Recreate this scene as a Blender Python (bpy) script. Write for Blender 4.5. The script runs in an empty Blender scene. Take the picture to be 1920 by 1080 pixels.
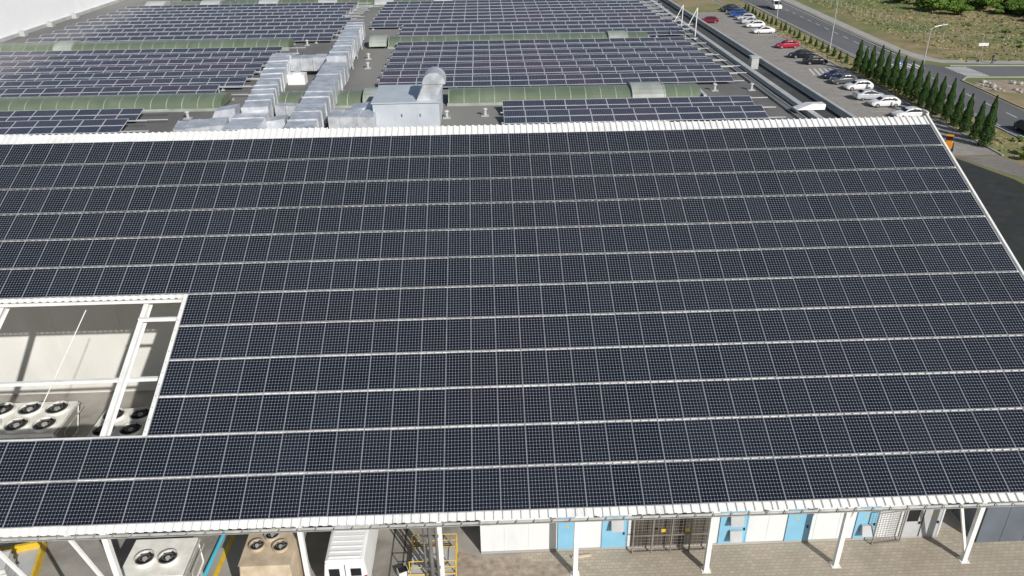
import bpy, math, random
from mathutils import Vector, Matrix
random.seed(7)
R=math.radians
sc=bpy.context.scene
COL=bpy.context.collection
# ------------------------------------------------------------------ materials
def mat(name,c1,c2=None,scale=1.0,rough=0.6,metal=0.0,detail=6,c3=None,scale2=0.1,bump=0.0,contrast=(0.35,0.65),stretch=None,spec=0.5):
    m=bpy.data.materials.new(name);m.use_nodes=True;nt=m.node_tree;N=nt.nodes;L=nt.links
    bs=N['Principled BSDF'];bs.inputs['Roughness'].default_value=rough;bs.inputs['Metallic'].default_value=metal
    bs.inputs['Specular IOR Level'].default_value=spec
    c1=tuple(c1)+((1,) if len(c1)==3 else ())
    if c2 is None: c2=tuple(v*0.86 for v in c1[:3])
    c2=tuple(c2)+((1,) if len(c2)==3 else ())
    mp=N.new('ShaderNodeMapping')
    geo=N.new('ShaderNodeNewGeometry')
    L.new(geo.outputs['Position'],mp.inputs['Vector'])
    if stretch: mp.inputs['Scale'].default_value=stretch
    nz=N.new('ShaderNodeTexNoise');nz.inputs['Scale'].default_value=scale;nz.inputs['Detail'].default_value=detail;nz.inputs['Roughness'].default_value=0.6
    L.new(mp.outputs[0],nz.inputs['Vector'])
    cr=N.new('ShaderNodeValToRGB');cr.color_ramp.elements[0].position=contrast[0];cr.color_ramp.elements[1].position=contrast[1]
    cr.color_ramp.elements[0].color=c1;cr.color_ramp.elements[1].color=c2
    L.new(nz.outputs['Fac'],cr.inputs['Fac']);out=cr.outputs['Color']
    if c3 is not None:
        c3=tuple(c3)+((1,) if len(c3)==3 else ())
        n2=N.new('ShaderNodeTexNoise');n2.inputs['Scale'].default_value=scale2;n2.inputs['Detail'].default_value=4
        L.new(mp.outputs[0],n2.inputs['Vector'])
        r2=N.new('ShaderNodeValToRGB');r2.color_ramp.elements[0].position=0.42;r2.color_ramp.elements[1].position=0.6
        L.new(n2.outputs['Fac'],r2.inputs['Fac'])
        mx=N.new('ShaderNodeMixRGB');L.new(r2.outputs['Color'],mx.inputs['Fac']);L.new(out,mx.inputs['Color1']);mx.inputs['Color2'].default_value=c3
        out=mx.outputs['Color']
    L.new(out,bs.inputs['Base Color'])
    if bump>0:
        bp=N.new('ShaderNodeBump');bp.inputs['Strength'].default_value=bump;bp.inputs['Distance'].default_value=0.05
        L.new(nz.outputs['Fac'],bp.inputs['Height']);L.new(bp.outputs[0],bs.inputs['Normal'])
    return m
def mth(N,L,op,a,b=None):
    n=N.new('ShaderNodeMath');n.operation=op
    for i,x in enumerate((a,b)):
        if x is None: continue
        if isinstance(x,(int,float)): n.inputs[i].default_value=x
        else: L.new(x,n.inputs[i])
    return n.outputs[0]
def pv_mat(name,line,cell,cell2,tint,lf=0.42,ior=1.36,dia=0.85):
    m=bpy.data.materials.new(name);m.use_nodes=True;nt=m.node_tree;N=nt.nodes;L=nt.links
    bs=N['Principled BSDF'];bs.inputs['IOR'].default_value=ior
    uv=N.new('ShaderNodeUVMap');uv.uv_map="UVMap"
    sp=N.new('ShaderNodeSeparateXYZ');L.new(uv.outputs[0],sp.inputs[0])
    ax=mth(N,L,'ABSOLUTE',mth(N,L,'SUBTRACT',mth(N,L,'FRACT',sp.outputs[0]),0.5))
    ay=mth(N,L,'ABSOLUTE',mth(N,L,'SUBTRACT',mth(N,L,'FRACT',sp.outputs[1]),0.5))
    m1=mth(N,L,'GREATER_THAN',mth(N,L,'MAXIMUM',ax,ay),0.470)
    m2=mth(N,L,'GREATER_THAN',mth(N,L,'ADD',ax,ay),dia)
    mk=mth(N,L,'MAXIMUM',mth(N,L,'MULTIPLY',m1,lf),m2)
    geo=N.new('ShaderNodeNewGeometry')
    nz=N.new('ShaderNodeTexNoise');nz.inputs['Scale'].default_value=0.22;nz.inputs['Detail'].default_value=5;L.new(geo.outputs['Position'],nz.inputs['Vector'])
    oi=N.new('ShaderNodeObjectInfo')
    wn=N.new('ShaderNodeTexWhiteNoise');wn.noise_dimensions='2D'
    cb=N.new('ShaderNodeCombineXYZ');L.new(mth(N,L,'FLOOR',mth(N,L,'DIVIDE',mth(N,L,'ADD',sp.outputs[0],0.5),16.0)),cb.inputs[0]);L.new(oi.outputs['Random'],cb.inputs[1]);L.new(cb.outputs[0],wn.inputs['Vector'])
    fa=mth(N,L,'ADD',mth(N,L,'MULTIPLY',nz.outputs['Fac'],0.9),mth(N,L,'MULTIPLY',mth(N,L,'SUBTRACT',wn.outputs['Value'],0.5),0.8))
    mc=N.new('ShaderNodeMixRGB');L.new(fa,mc.inputs['Fac']);mc.inputs['Color1'].default_value=cell;mc.inputs['Color2'].default_value=cell2
    nt_=N.new('ShaderNodeTexNoise');nt_.inputs['Scale'].default_value=0.12;nt_.inputs['Detail'].default_value=3;L.new(geo.outputs['Position'],nt_.inputs['Vector'])
    tf_=mth(N,L,'MULTIPLY',mth(N,L,'MAXIMUM',mth(N,L,'SUBTRACT',nt_.outputs['Fac'],0.45),0.0),4.0)
    mt=N.new('ShaderNodeMixRGB');mt.use_clamp=True;L.new(tf_,mt.inputs['Fac']);L.new(mc.outputs[0],mt.inputs['Color1']);mt.inputs['Color2'].default_value=tint
    mx=N.new('ShaderNodeMixRGB');L.new(mk,mx.inputs['Fac']);L.new(mt.outputs[0],mx.inputs['Color1']);mx.inputs['Color2'].default_value=line
    L.new(mx.outputs[0],bs.inputs['Base Color'])
    n3=N.new('ShaderNodeTexNoise');n3.inputs['Scale'].default_value=1.3;n3.inputs['Detail'].default_value=8;L.new(geo.outputs['Position'],n3.inputs['Vector'])
    L.new(mth(N,L,'ADD',mth(N,L,'MULTIPLY',n3.outputs['Fac'],0.25),0.10),bs.inputs['Roughness'])
    return m
def paver_mat(name,c1,c2,mortar,bw,bh,scale=1.0,patch=None):
    m=mat(name,c1,c2,scale=0.35,rough=0.9,c3=patch,scale2=0.12)
    nt=m.node_tree;N=nt.nodes;L=nt.links;bs=N['Principled BSDF']
    src=bs.inputs['Base Color'].links[0].from_socket
    br=N.new('ShaderNodeTexBrick');br.inputs['Scale'].default_value=scale;br.inputs['Brick Width'].default_value=bw;br.inputs['Row Height'].default_value=bh
    br.inputs['Mortar Size'].default_value=0.012;br.inputs['Color1'].default_value=(1,1,1,1);br.inputs['Color2'].default_value=(.84,.83,.81,1);br.inputs['Mortar'].default_value=mortar
    geo=N.new('ShaderNodeNewGeometry');L.new(geo.outputs['Position'],br.inputs['Vector'])
    mx=N.new('ShaderNodeMixRGB');mx.blend_type='MULTIPLY';mx.inputs['Fac'].default_value=1;L.new(src,mx.inputs['Color1']);L.new(br.outputs['Color'],mx.inputs['Color2'])
    L.new(mx.outputs[0],bs.inputs['Base Color'])
    return m
PV=pv_mat("solar_cells",(0.46,0.50,0.54,1),(0.0055,0.0080,0.0145,1),(0.011,0.0145,0.0235,1),(0.011,0.010,0.018,1),lf=0.40,dia=0.875)
PV2=pv_mat("far_cells_sky_sheen",(0.34,0.37,0.42,1),(0.018,0.023,0.040,1),(0.034,0.040,0.060,1),(0.045,0.030,0.052,1),lf=0.5,ior=1.5)  # cell colour raised to paint in the sky sheen at a grazing view
ALU=mat("aluminium_frame",(0.36,0.37,0.39),(0.28,0.29,0.31),rough=0.45,metal=0.1)
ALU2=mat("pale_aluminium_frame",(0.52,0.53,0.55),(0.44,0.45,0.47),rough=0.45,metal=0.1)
SHEET=mat("white_sheet_metal",(0.80,0.80,0.79),(0.62,0.62,0.60),scale=0.9,rough=0.5,c3=(0.72,0.71,0.68),scale2=0.3)
STEEL=mat("white_painted_steel",(0.78,0.78,0.76),(0.66,0.66,0.63),scale=2.0,rough=0.5)
GUT=mat("grey_gutter",(0.42,0.42,0.40),(0.30,0.30,0.28),scale=2.5,rough=0.55)
ROOFM=mat("bitumen_roof",(0.165,0.160,0.152),(0.105,0.103,0.100),scale=0.25,rough=0.95,c3=(0.21,0.205,0.19),scale2=0.07,stretch=(1,0.35,1))
ROOFD=mat("dark_bitumen",(0.07,0.07,0.07),(0.045,0.045,0.045),scale=0.5,rough=0.95)
COPE=mat("parapet_coping",(0.46,0.47,0.46),(0.36,0.37,0.36),scale=0.8,rough=0.5)
WALLC=mat("cream_wall",(0.68,0.67,0.63),(0.58,0.57,0.53),scale=0.5,rough=0.8,c3=(0.62,0.61,0.575),scale2=0.2,stretch=(1,1,0.3))
WALLW=mat("white_cladding",(0.88,0.88,0.88),(0.82,0.82,0.83),scale=0.2,rough=0.6)
WALLS=mat("plant_room_wall",(0.68,0.70,0.71),(0.57,0.58,0.58),scale=0.9,rough=0.7,c3=(0.63,0.64,0.64),scale2=0.4,stretch=(1,1,0.4))
SKYL=mat("green_skylight",(0.10,0.135,0.082),(0.165,0.195,0.135),scale=0.5,rough=0.3,c3=(0.12,0.15,0.10),scale2=0.2)
RIB=mat("skylight_rib",(0.33,0.36,0.32),(0.25,0.27,0.24),rough=0.5)
GALV=mat("galvanised_duct",(0.66,0.68,0.71),(0.42,0.44,0.47),scale=1.1,rough=0.42,metal=0.4,bump=0.5,detail=3)
AHU=mat("pale_grey_casing",(0.50,0.54,0.58),(0.43,0.47,0.51),scale=0.8,rough=0.45,metal=0.1)
CONC=mat("yard_concrete",(0.29,0.27,0.24),(0.18,0.17,0.15),scale=0.7,rough=0.95,c3=(0.35,0.33,0.295),scale2=0.25,detail=10)
PAVE=paver_mat("yard_pavers",(0.46,0.405,0.325),(0.35,0.305,0.245),(0.62,0.60,0.56,1),0.3,0.2,patch=(0.39,0.345,0.28))
LOT=paver_mat("lot_pavers",(0.33,0.31,0.28),(0.26,0.245,0.225),(0.7,0.7,0.7,1),0.4,0.3,patch=(0.29,0.27,0.245))
LOTD=paver_mat("worn_pavers",(0.24,0.22,0.195),(0.17,0.16,0.145),(0.7,0.7,0.7,1),0.4,0.3,patch=(0.20,0.185,0.165))
DIRT=mat("gravel_dirt",(0.38,0.32,0.25),(0.22,0.18,0.14),scale=2.5,rough=1,detail=12,bump=0.5)
ASPH=mat("road_asphalt",(0.125,0.125,0.128),(0.100,0.100,0.103),scale=0.25,rough=0.9,c3=(0.14,0.14,0.14),scale2=0.06,stretch=(1,0.2,1))
ASPSHADE=mat("painted_shade_asphalt",(0.012,0.014,0.016),(0.034,0.036,0.036),scale=0.6,rough=0.9,detail=10,c3=(0.02,0.025,0.018),scale2=0.25)  # cast shade beside the canopy is painted in as near-black colour
PATH=mat("concrete_path",(0.38,0.36,0.33),(0.31,0.295,0.275),scale=0.4,rough=0.95)
FIELD=mat("dry_grass_field",(0.28,0.215,0.115),(0.17,0.15,0.06),scale=0.16,rough=1,detail=12,c3=(0.125,0.155,0.045),scale2=0.035,contrast=(0.4,0.62))
LAWN=mat("green_lawn",(0.14,0.165,0.05),(0.23,0.195,0.09),scale=0.5,rough=1,detail=8,c3=(0.27,0.215,0.12),scale2=0.12)
SAND=mat("bare_soil",(0.36,0.29,0.21),(0.24,0.19,0.14),scale=0.7,rough=1,detail=10)
PAINTW=mat("road_paint",(0.70,0.70,0.68),(0.5,0.5,0.48),scale=3,rough=0.7)
PAINTY=mat("yellow_paint",(0.70,0.47,0.03),(0.55,0.35,0.03),scale=2,rough=0.5)
BLUED=mat("light_blue_door",(0.22,0.46,0.62),(0.18,0.40,0.55),scale=0.8,rough=0.5)
PIPEB=mat("cyan_pipe",(0.08,0.48,0.62),rough=0.4)
DGREY=mat("slate_wall",(0.12,0.14,0.165),(0.09,0.105,0.125),scale=0.5,rough=0.6)
GREYD=mat("grey_door",(0.44,0.45,0.46),(0.36,0.37,0.38),scale=1,rough=0.5)
GATE=mat("brown_grey_gate",(0.24,0.215,0.185),(0.17,0.15,0.13),scale=2,rough=0.6)
RECESS=mat("dark_recess",(0.08,0.07,0.06),(0.045,0.04,0.035),rough=0.8)
BLACK=mat("black_plastic",(0.015,0.015,0.016),rough=0.5)
FAN=mat("fan_black",(0.02,0.02,0.022),rough=0.4)
COIL=mat("coil_fins",(0.40,0.38,0.35),(0.28,0.27,0.25),scale=6,rough=0.6,stretch=(6,6,0.5))
UNITW=mat("unit_offwhite",(0.80,0.79,0.74),(0.64,0.62,0.56),scale=1.6,rough=0.5)
UNITB=mat("unit_beige",(0.54,0.45,0.33),(0.38,0.30,0.21),scale=1.4,rough=0.6)
GLASS=mat("car_glass",(0.012,0.015,0.018),rough=0.06)
TYRE=mat("tyre_rubber",(0.02,0.02,0.02),rough=0.85)
RIM=mat("wheel_rim",(0.5,0.5,0.52),rough=0.3,metal=0.7)
LIGHTG=mat("headlamp_glass",(0.75,0.76,0.78),rough=0.1)
LIGHTR=mat("tail_lamp_red",(0.45,0.01,0.01),rough=0.2)
BARK=mat("bark",(0.10,0.07,0.05),(0.06,0.045,0.03),scale=5,rough=0.95)
LEAFD=mat("cypress_foliage",(0.016,0.042,0.010),(0.040,0.078,0.019),scale=1.6,rough=0.9,spec=0.15)
LEAFB=mat("bush_foliage",(0.07,0.14,0.022),(0.15,0.24,0.045),scale=0.7,rough=0.9,spec=0.15)
LAMPM=mat("galvanised_pole",(0.50,0.51,0.52),rough=0.4,metal=0.3)
PIPED=mat("dark_pipe",(0.16,0.16,0.155),(0.10,0.10,0.10),rough=0.5)
RED=mat("lip_red",(0.5,0.13,0.10),rough=0.5)
BLUES=mat("sign_blue",(0.03,0.15,0.5),rough=0.5)
ORANGE=mat("orange_machine",(0.75,0.28,0.02),rough=0.4)
SKIN=mat("skin",(0.50,0.30,0.21),rough=0.6)
NAVY=mat("navy_cloth",(0.02,0.03,0.07),rough=0.9)
HAIR=mat("dark_hair",(0.03,0.02,0.015),rough=0.8)
PLASTW=mat("tank_plastic",(0.62,0.64,0.62),(0.5,0.52,0.5),scale=2,rough=0.35)
ROCK=mat("rock",(0.42,0.40,0.37),(0.28,0.27,0.25),scale=2,rough=0.95)
# ------------------------------------------------------------------ builder
class B:
    def __init__(s): s.v=[];s.f=[];s.m=[];s.uv={}
    def q(s,*pts,mat=0,uv=None):
        i=len(s.v);s.v+= [tuple(p) for p in pts];s.f.append(tuple(range(i,i+len(pts))));s.m.append(mat)
        if uv: s.uv[len(s.f)-1]=uv
    def hexa(s,c,mat=0):
        i=len(s.v);s.v+=[tuple(p) for p in c]
        for f in ((0,3,2,1),(4,5,6,7),(0,1,5,4),(1,2,6,5),(2,3,7,6),(3,0,4,7)):
            s.f.append(tuple(i+k for k in f));s.m.append(mat)
    def box(s,x0,x1,y0,y1,z0,z1,mat=0):
        s.hexa([(x0,y0,z0),(x1,y0,z0),(x1,y1,z0),(x0,y1,z0),(x0,y0,z1),(x1,y0,z1),(x1,y1,z1),(x0,y1,z1)],mat)
    def beam(s,p,q,w,h,mat=0,up=(0,0,1)):
        p=Vector(p);q=Vector(q);d=(q-p).normalized();u=Vector(up)
        if abs(d.dot(u))>0.98: u=Vector((0,1,0))
        r=d.cross(u).normalized()*w/2;t=r.cross(d).normalized()*h/2
        s.hexa([p-r-t,p+r-t,q+r-t,q-r-t,p-r+t,p+r+t,q+r+t,q-r+t],mat)
    def cyl(s,p,q,r1,r2=None,n=12,mat=0,caps=True):
        r2=r1 if r2 is None else r2
        p=Vector(p);q=Vector(q);d=(q-p).normalized();u=Vector((0,0,1)) if abs(d.z)<0.9 else Vector((1,0,0))
        a=d.cross(u).normalized();b=d.cross(a);i=len(s.v)
        for k in range(n):
            t=2*math.pi*k/n;o=a*math.cos(t)+b*math.sin(t);s.v.append(tuple(p+o*r1))
        for k in range(n):
            t=2*math.pi*k/n;o=a*math.cos(t)+b*math.sin(t);s.v.append(tuple(q+o*r2))
        for k in range(n):
            s.f.append((i+k,i+(k+1)%n,i+n+(k+1)%n,i+n+k));s.m.append(mat)
        if caps:
            s.f.append(tuple(i+k for k in range(n))[::-1]);s.m.append(mat)
            s.f.append(tuple(i+n+k for k in range(n)));s.m.append(mat)
    def path(s,pts,r,n=10,mat=0):
        for a,b in zip(pts[:-1],pts[1:]): s.cyl(a,b,r,r,n,mat)
    def loft(s,rings,mat=0,close=True):
        n=len(rings[0]);i=len(s.v)
        for rg in rings: s.v+=[tuple(p) for p in rg]
        for a in range(len(rings)-1):
            for k in range(n if close else n-1):
                s.f.append((i+a*n+k,i+a*n+(k+1)%n,i+(a+1)*n+(k+1)%n,i+(a+1)*n+k));s.m.append(mat)
        if close:
            s.f.append(tuple(i+k for k in range(n)));s.m.append(mat)
            e=i+(len(rings)-1)*n;s.f.append(tuple(e+k for k in range(n))[::-1]);s.m.append(mat)
    def make(s,name,mats,parent=None,loc=(0,0,0),rot=(0,0,0),smooth=False,bevel=0,scale=None):
        me=bpy.data.meshes.new(name);me.from_pydata(s.v,[],s.f)
        for m in mats: me.materials.append(m)
        me.polygons.foreach_set('material_index',s.m)
        if s.uv:
            ul=me.uv_layers.new(name="UVMap")
            for fi,uv in s.uv.items():
                for li,c in zip(me.polygons[fi].loop_indices,uv): ul.data[li].uv=c
        me.update()
        if smooth: me.polygons.foreach_set('use_smooth',[True]*len(me.polygons))
        o=bpy.data.objects.new(name,me);COL.objects.link(o);o.location=loc;o.rotation_euler=rot
        if scale: o.scale=scale
        if parent: o.parent=parent
        if bevel:
            b=o.modifiers.new('bevel','BEVEL');b.width=bevel;b.segments=2;b.limit_method='ANGLE'
        return o
def empty(name,loc=(0,0,0),rot=(0,0,0)):
    o=bpy.data.objects.new(name,None);COL.objects.link(o);o.location=loc;o.rotation_euler=rot;o.empty_display_size=0.2;return o
def top(o,label,cat,group=None):
    o["label"]=label;o["category"]=cat
    if group:o["group"]=group
    return o
def struct(o): o["kind"]="structure";return o
def sheet(name,pts,z,m):
    b=B();b.q(*[(x,y,z) for x,y in pts]);o=b.make(name,[m])
    if o.data.polygons[0].normal.z<0: o.data.flip_normals()
    return struct(o)
def dup(o,loc=None,rot=None,scale=None):
    n=o.copy();COL.objects.link(n)
    if loc is not None:n.location=loc
    if rot is not None:n.rotation_euler=rot
    if scale is not None:n.scale=scale
    def rec(src,dst):
        for c in list(src.children):
            k=c.copy();k.parent=dst;COL.objects.link(k);rec(c,k)
    rec(o,n)
    return n
# ------------------------------------------------------------------ camera
cam=bpy.data.cameras.new("camera");cam.sensor_width=36;cam.lens=36*1466/1920;cam.clip_end=5000;cam.clip_start=0.5
co=bpy.data.objects.new("camera",cam);COL.objects.link(co);sc.camera=co
p,yw,rl=R(27.598),R(1.829),R(-0.721)
f=Vector((math.sin(yw)*math.cos(p),math.cos(yw)*math.cos(p),-math.sin(p)));rt=Vector((math.cos(yw),-math.sin(yw),0));up=rt.cross(f)
r2=rt*math.cos(rl)+up*math.sin(rl);u2=-rt*math.sin(rl)+up*math.cos(rl)
M=Matrix((( r2.x,u2.x,-f.x,0),(r2.y,u2.y,-f.y,0),(r2.z,u2.z,-f.z,30),(0,0,0,1)))
co.matrix_world=M
# ------------------------------------------------------------------ light
w=bpy.data.worlds.new("World");sc.world=w;w.use_nodes=True
nt=w.node_tree;sk=nt.nodes.new('ShaderNodeTexSky');sk.sky_type='NISHITA';sk.sun_disc=False
EL=R(31);AZ=R(149)
sk.sun_elevation=EL;sk.sun_rotation=AZ
nt.links.new(sk.outputs[0],nt.nodes['Background'].inputs['Color']);nt.nodes['Background'].inputs['Strength'].default_value=0.075
su=bpy.data.lights.new("sun",'SUN');su.energy=5.0;su.angle=R(0.5);su.color=(1,0.97,0.925)
so=bpy.data.objects.new("sun",su);COL.objects.link(so)
d=Vector((-math.sin(AZ)*math.cos(EL),-math.cos(AZ)*math.cos(EL),-math.sin(EL)))
so.rotation_euler=d.to_track_quat('-Z','Y').to_euler()
sc.view_settings.view_transform='Standard';sc.view_settings.look='None';sc.view_settings.exposure=0
# ------------------------------------------------------------------ ground
sheet("ground",[(-1500,-300),(1500,-300),(1500,3000),(-1500,3000)],0,FIELD)
sheet("service_yard",[(-90,-40),(60,-40),(60,45),(-90,45)],0.004,CONC)
sheet("paved_yard",[(1.2,-20),(40,-20),(40,29.2),(1.2,29.2)],0.010,PAVE)
pts=[]
for k in range(26):
    a=2*math.pi*k/26;rr=1+0.22*math.sin(3*a+1)+0.12*math.sin(7*a);pts.append((-0.6+3.4*rr*math.cos(a),27.2+1.5*rr*math.sin(a)))
sheet("gravel_patch",pts,0.016,DIRT)
sheet("drive_painted_shade",[(27,29.5),(61,29.5),(58.2,80),(55.5,88.5),(27,88.5)],0.014,ASPSHADE)  # drive surface darkened by colour where shade falls right of the canopy
sheet("parking_lot",[(27,88.5),(61.6,88.5),(62.5,130),(64,240),(27,240)],0.012,LOT)
sheet("paved_strip",[(55.9,88.0),(61.2,88.0),(64.5,76),(61.4,75.2)],0.018,LOTD)
sheet("lawn",[(40,203),(62.5,203),(64,300),(40,300)],0.020,LAWN)
sheet("verge",[(61.6,84),(68,84),(68.6,140),(69,158),(71,219),(74,320),(65,320),(62.4,130)],0.008,LAWN)
sheet("road",[(67,40),(68.2,95),(68.4,117),(68.8,140),(69,156),(70.9,218),(74,330),(84,330),(81,222),(78.4,165),(77.8,147),(78.6,139),(81,136.6),(90,136),(160,131),(160,122),(92,127.6),(80,128.6),(77.6,126),(76.6,110),(76,90),(75,40)],0.016,ASPH)
sheet("footpath",[(83.2,332),(87,330),(84.8,222),(81.6,165),(81.2,150),(83,142.5),(92,140.6),(160,136),(160,133.6),(92,137.8),(82,139.6),(79.4,143),(79,150),(79.4,165),(81.9,222)],0.020,PATH)
pts=[(83.5+5.2*math.cos(2*math.pi*k/24)*(1+0.1*math.sin(3*k)),121.6+4.6*math.sin(2*math.pi*k/24)) for k in range(24)]
sheet("bare_patch",pts,0.012,SAND)
mk=B()
def strip(x0,y0,x1,y1,wd):
    a=Vector((x0,y0,0.026));b_=Vector((x1,y1,0.026));dd=(b_-a).normalized();n=Vector((-dd.y,dd.x,0))*wd/2
    mk.q(a-n,b_-n,b_+n,a+n)
y=60
while y<320:
    xc=72+ (y-60)*0.033
    if not 126<y<142: strip(xc,y,xc+0.08,y+2.6,0.16)
    y+=5.5
for k in range(8): strip(69.6+k*1.0,135.6,69.6+k*1.0,139.6,0.5)
for k in range(8): strip(80.5,129.2+k*0.95,84.3,129.2+k*0.95,0.5)
strip(69.4,141,71.2,218,0.14);strip(77.5,148,80.5,222,0.14);strip(68.8,60,69.0,128,0.14)
for k in range(48):
    yy=101+k*2.55
    if 131<yy<137.5 or 158<yy<168: continue
    if yy<205: strip(55.0,yy,61.2,yy,0.09)
for k in range(6): strip(56+k*0.9,132,56.9+k*0.9,137,0.3)
struct(mk.make("road_marking",[PAINTW]))
kb=B()
def kerb(pl,wd=0.25,h=0.13):
    for (x0,y0),(x1,y1) in zip(pl[:-1],pl[1:]): kb.beam((x0,y0,h/2),(x1,y1,h/2),wd,h)
kerb([(61.8,88),(62.6,130),(64.2,240)]);kerb([(67.9,84),(68.5,140),(68.8,156),(70.7,219),(73.8,320)])
kerb([(78.2,148),(78.6,165),(81.2,222),(84.2,330)]);kerb([(76.9,90),(77.3,110),(78,126),(80,128.3),(92,127.3),(160,121.7)]);kerb([(82,137.2),(92,136.3),(160,131.4)])
struct(kb.make("kerb",[PATH]))
yl=B();yl.q((-14.2,22,0.012),(-13.95,22,0.012),(-13.35,34,0.012),(-13.6,34,0.012));yl.q((-5.35,22,.012),(-5.27,22,.012),(-5.2,40,.012),(-5.28,40,.012),mat=1);yl.q((-4.75,22,.012),(-4.67,22,.012),(-4.6,40,.012),(-4.68,40,.012),mat=1)
struct(yl.make("floor_marking",[PAINTY,ROOFD]))
# ------------------------------------------------------------------ canopy
T=R(22.617);CT,ST=math.cos(T),math.sin(T);Y0,Z0=21.489,9.577
CW=1.0518;RP=1.7924;XR=24.38
def C(x,v,n=0): return (x,Y0+v*CT-n*ST,Z0+v*ST+n*CT)
XO=XR-36*CW   # opening right edge
canopy=top(empty("solar_canopy",(0,27,0)),"huge sloping white steel canopy covering the service yard","canopy")
def cpart(b,name,mats,**k):
    b.v=[(x,y-27,z) for x,y,z in b.v];return b.make(name,mats,parent=canopy,**k)
def corr(b,x0,x1,v0,v1,top_n=-0.10,h=0.055,per=0.333):
    x=x0;pr=[]
    while x<x1-1e-4:
        for dx,n in ((0,-h),(0.16,-h),(0.20,0),(0.295,0)):
            if x+dx<x1: pr.append((x+dx,top_n+n))
        x+=per
    pr.append((x1,top_n-h))
    b.loft([[C(px,v0,n) for px,n in pr],[C(px,v1,n) for px,n in pr]],close=False)
b=B();ends=[22.42,22.36,22.46,22.38,22.42,22.33]
secs=[-42,-24.6,-13.5,-8.6,4.0,10.2,XR+0.16]
for i in range(6):
    a,c=secs[i],secs[i+1]
    if c<=XO+0.1:
        corr(b,a,c-0.003,10.62,ends[i]);corr(b,a,c-0.003,-0.24,3.60)
    else:
        corr(b,a,c-0.003,-0.24,ends[i])
cpart(b,"roof_sheet",[SHEET])
b=B()
b.beam(C(-42,22.30,-0.28),C(XR+.1,22.30,-0.28),0.10,0.2)
b.beam(C(-42,10.56,-0.22),C(XO-0.15,10.56,-0.22),0.06,0.14);b.beam(C(-42,3.68,-0.20),C(XO-.15,3.68,-0.20),0.06,0.12)
b.beam(C(XO-0.13,3.62,-0.14),C(XO-0.13,10.62,-0.14),0.17,0.20)
b.beam(C(XR+0.22,-0.24,-0.11),C(XR+0.22,22.45,-0.11),0.10,0.16)
cpart(b,"edge_trim",[SHEET])
b=B()
for k in range(int(6.9/0.55)):
    c=C(XO-0.13,3.8+k*0.55,-0.03);b.cyl(c,(c[0],c[1]-.01,c[2]+.02),.025,.025,6)
cpart(b,"edge_bolt",[GUT])
b=B();rings=[]
for x in (-42,XR+0.3):
    rg=[]
    c=C(x,-0.32,-0.22)
    for k in range(9):
        a=math.pi*k/8;rg.append((x,c[1]-0.085*math.cos(a),c[2]-0.085*math.sin(a)))
    for k in range(9):
        a=math.pi*(8-k)/8;rg.append((x,c[1]-0.074*math.cos(a),c[2]-0.074*math.sin(a)))
    rings.append(rg)
b.loft(rings)
for k in range(100):
    x=-41.5+k*0.66
    c=C(x,-0.32,-0.22);b.box(x-0.015,x+0.015,c[1]-0.09,c[1]+0.2,c[2]-0.005,c[2]+0.012)
cpart(b,"gutter",[GUT])
PX=[22.95-6.4*k for k in range(11)]
for x in PX:
    b=B()
    for n in (-0.42,-0.77): b.beam(C(x,-0.1,n),C(x,22.2,n),0.22,0.03)
    b.beam(C(x,-0.1,-0.595),C(x,22.2,-0.595),0.03,0.32)
    cpart(b,"rafter",[STEEL])
    b=B();yp=27.1 if x>-12 else 23.4;vz=(yp-Y0)/CT;zt=Z0+vz*ST-0.82
    b.box(x-0.11,x+0.11,yp-0.11,yp+0.11,0.03,zt);b.box(x-0.22,x+0.22,yp-0.22,yp+0.22,0.0,0.03)
    cpart(b,"post",[STEEL])
    b=B();b.beam((x,43.9,13.2),C(x,21.6,-0.8),0.2,0.2)
    cpart(b,"strut",[STEEL])
for (x0,z0,x1,z1,yb) in ((22.95,0.4,19.6,11.0,27.1),(16.55,2.4,19.2,11.0,27.1),(-15.45,3.0,-17.6,9.4,23.4),(-17.9,2.2,-21.0,9.4,23.4)):
    b=B();b.beam((x0,yb,z0),(x1,yb,z1),0.12,0.12);cpart(b,"brace",[STEEL])
for v in (0.15,1.9,9.6,12.6,15.0,17.4,19.8,21.9):
    b=B()
    if v==9.6: b.beam(C(XO,v,-0.3),C(XO-2.0,v,-0.3),0.12,0.16);b.beam(C(XO,v,-0.3),C(XR,v,-0.3),0.08,0.16)
    else: b.beam(C(-42,v,-0.3),C(XR,v,-0.3),0.08,0.16)
    cpart(b,"purlin",[STEEL])
b=B();b.beam(C(-42,6.55,-0.85),C(XO,6.85,-0.85),0.15,0.15);b.beam(C(XO,6.2,-0.3),C(XR,6.2,-0.3),0.08,0.16);cpart(b,"purlin",[STEEL])
b=B();b.cyl(C(-18.1,10.4,-0.5),C(-18.9,5.6,-1.3),0.022,0.022,6);cpart(b,"tie_rod",[STEEL])
b=B();b.cyl((-3.1,26.9,0.2),(-3.1,26.9,11.2),0.10,0.10,12);b.cyl((-2.8,26.8,0.2),(-2.8,26.8,11.2),0.07,0.07,12);b.cyl((-3.4,27.0,0.2),(-3.4,27.0,11.2),0.05,0.05,10)
for z in (1,3,5,7,9): b.box(-3.5,-2.7,26.86,27.0,z,z+.08)
cpart(b,"drainpipe",[PIPED])
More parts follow.
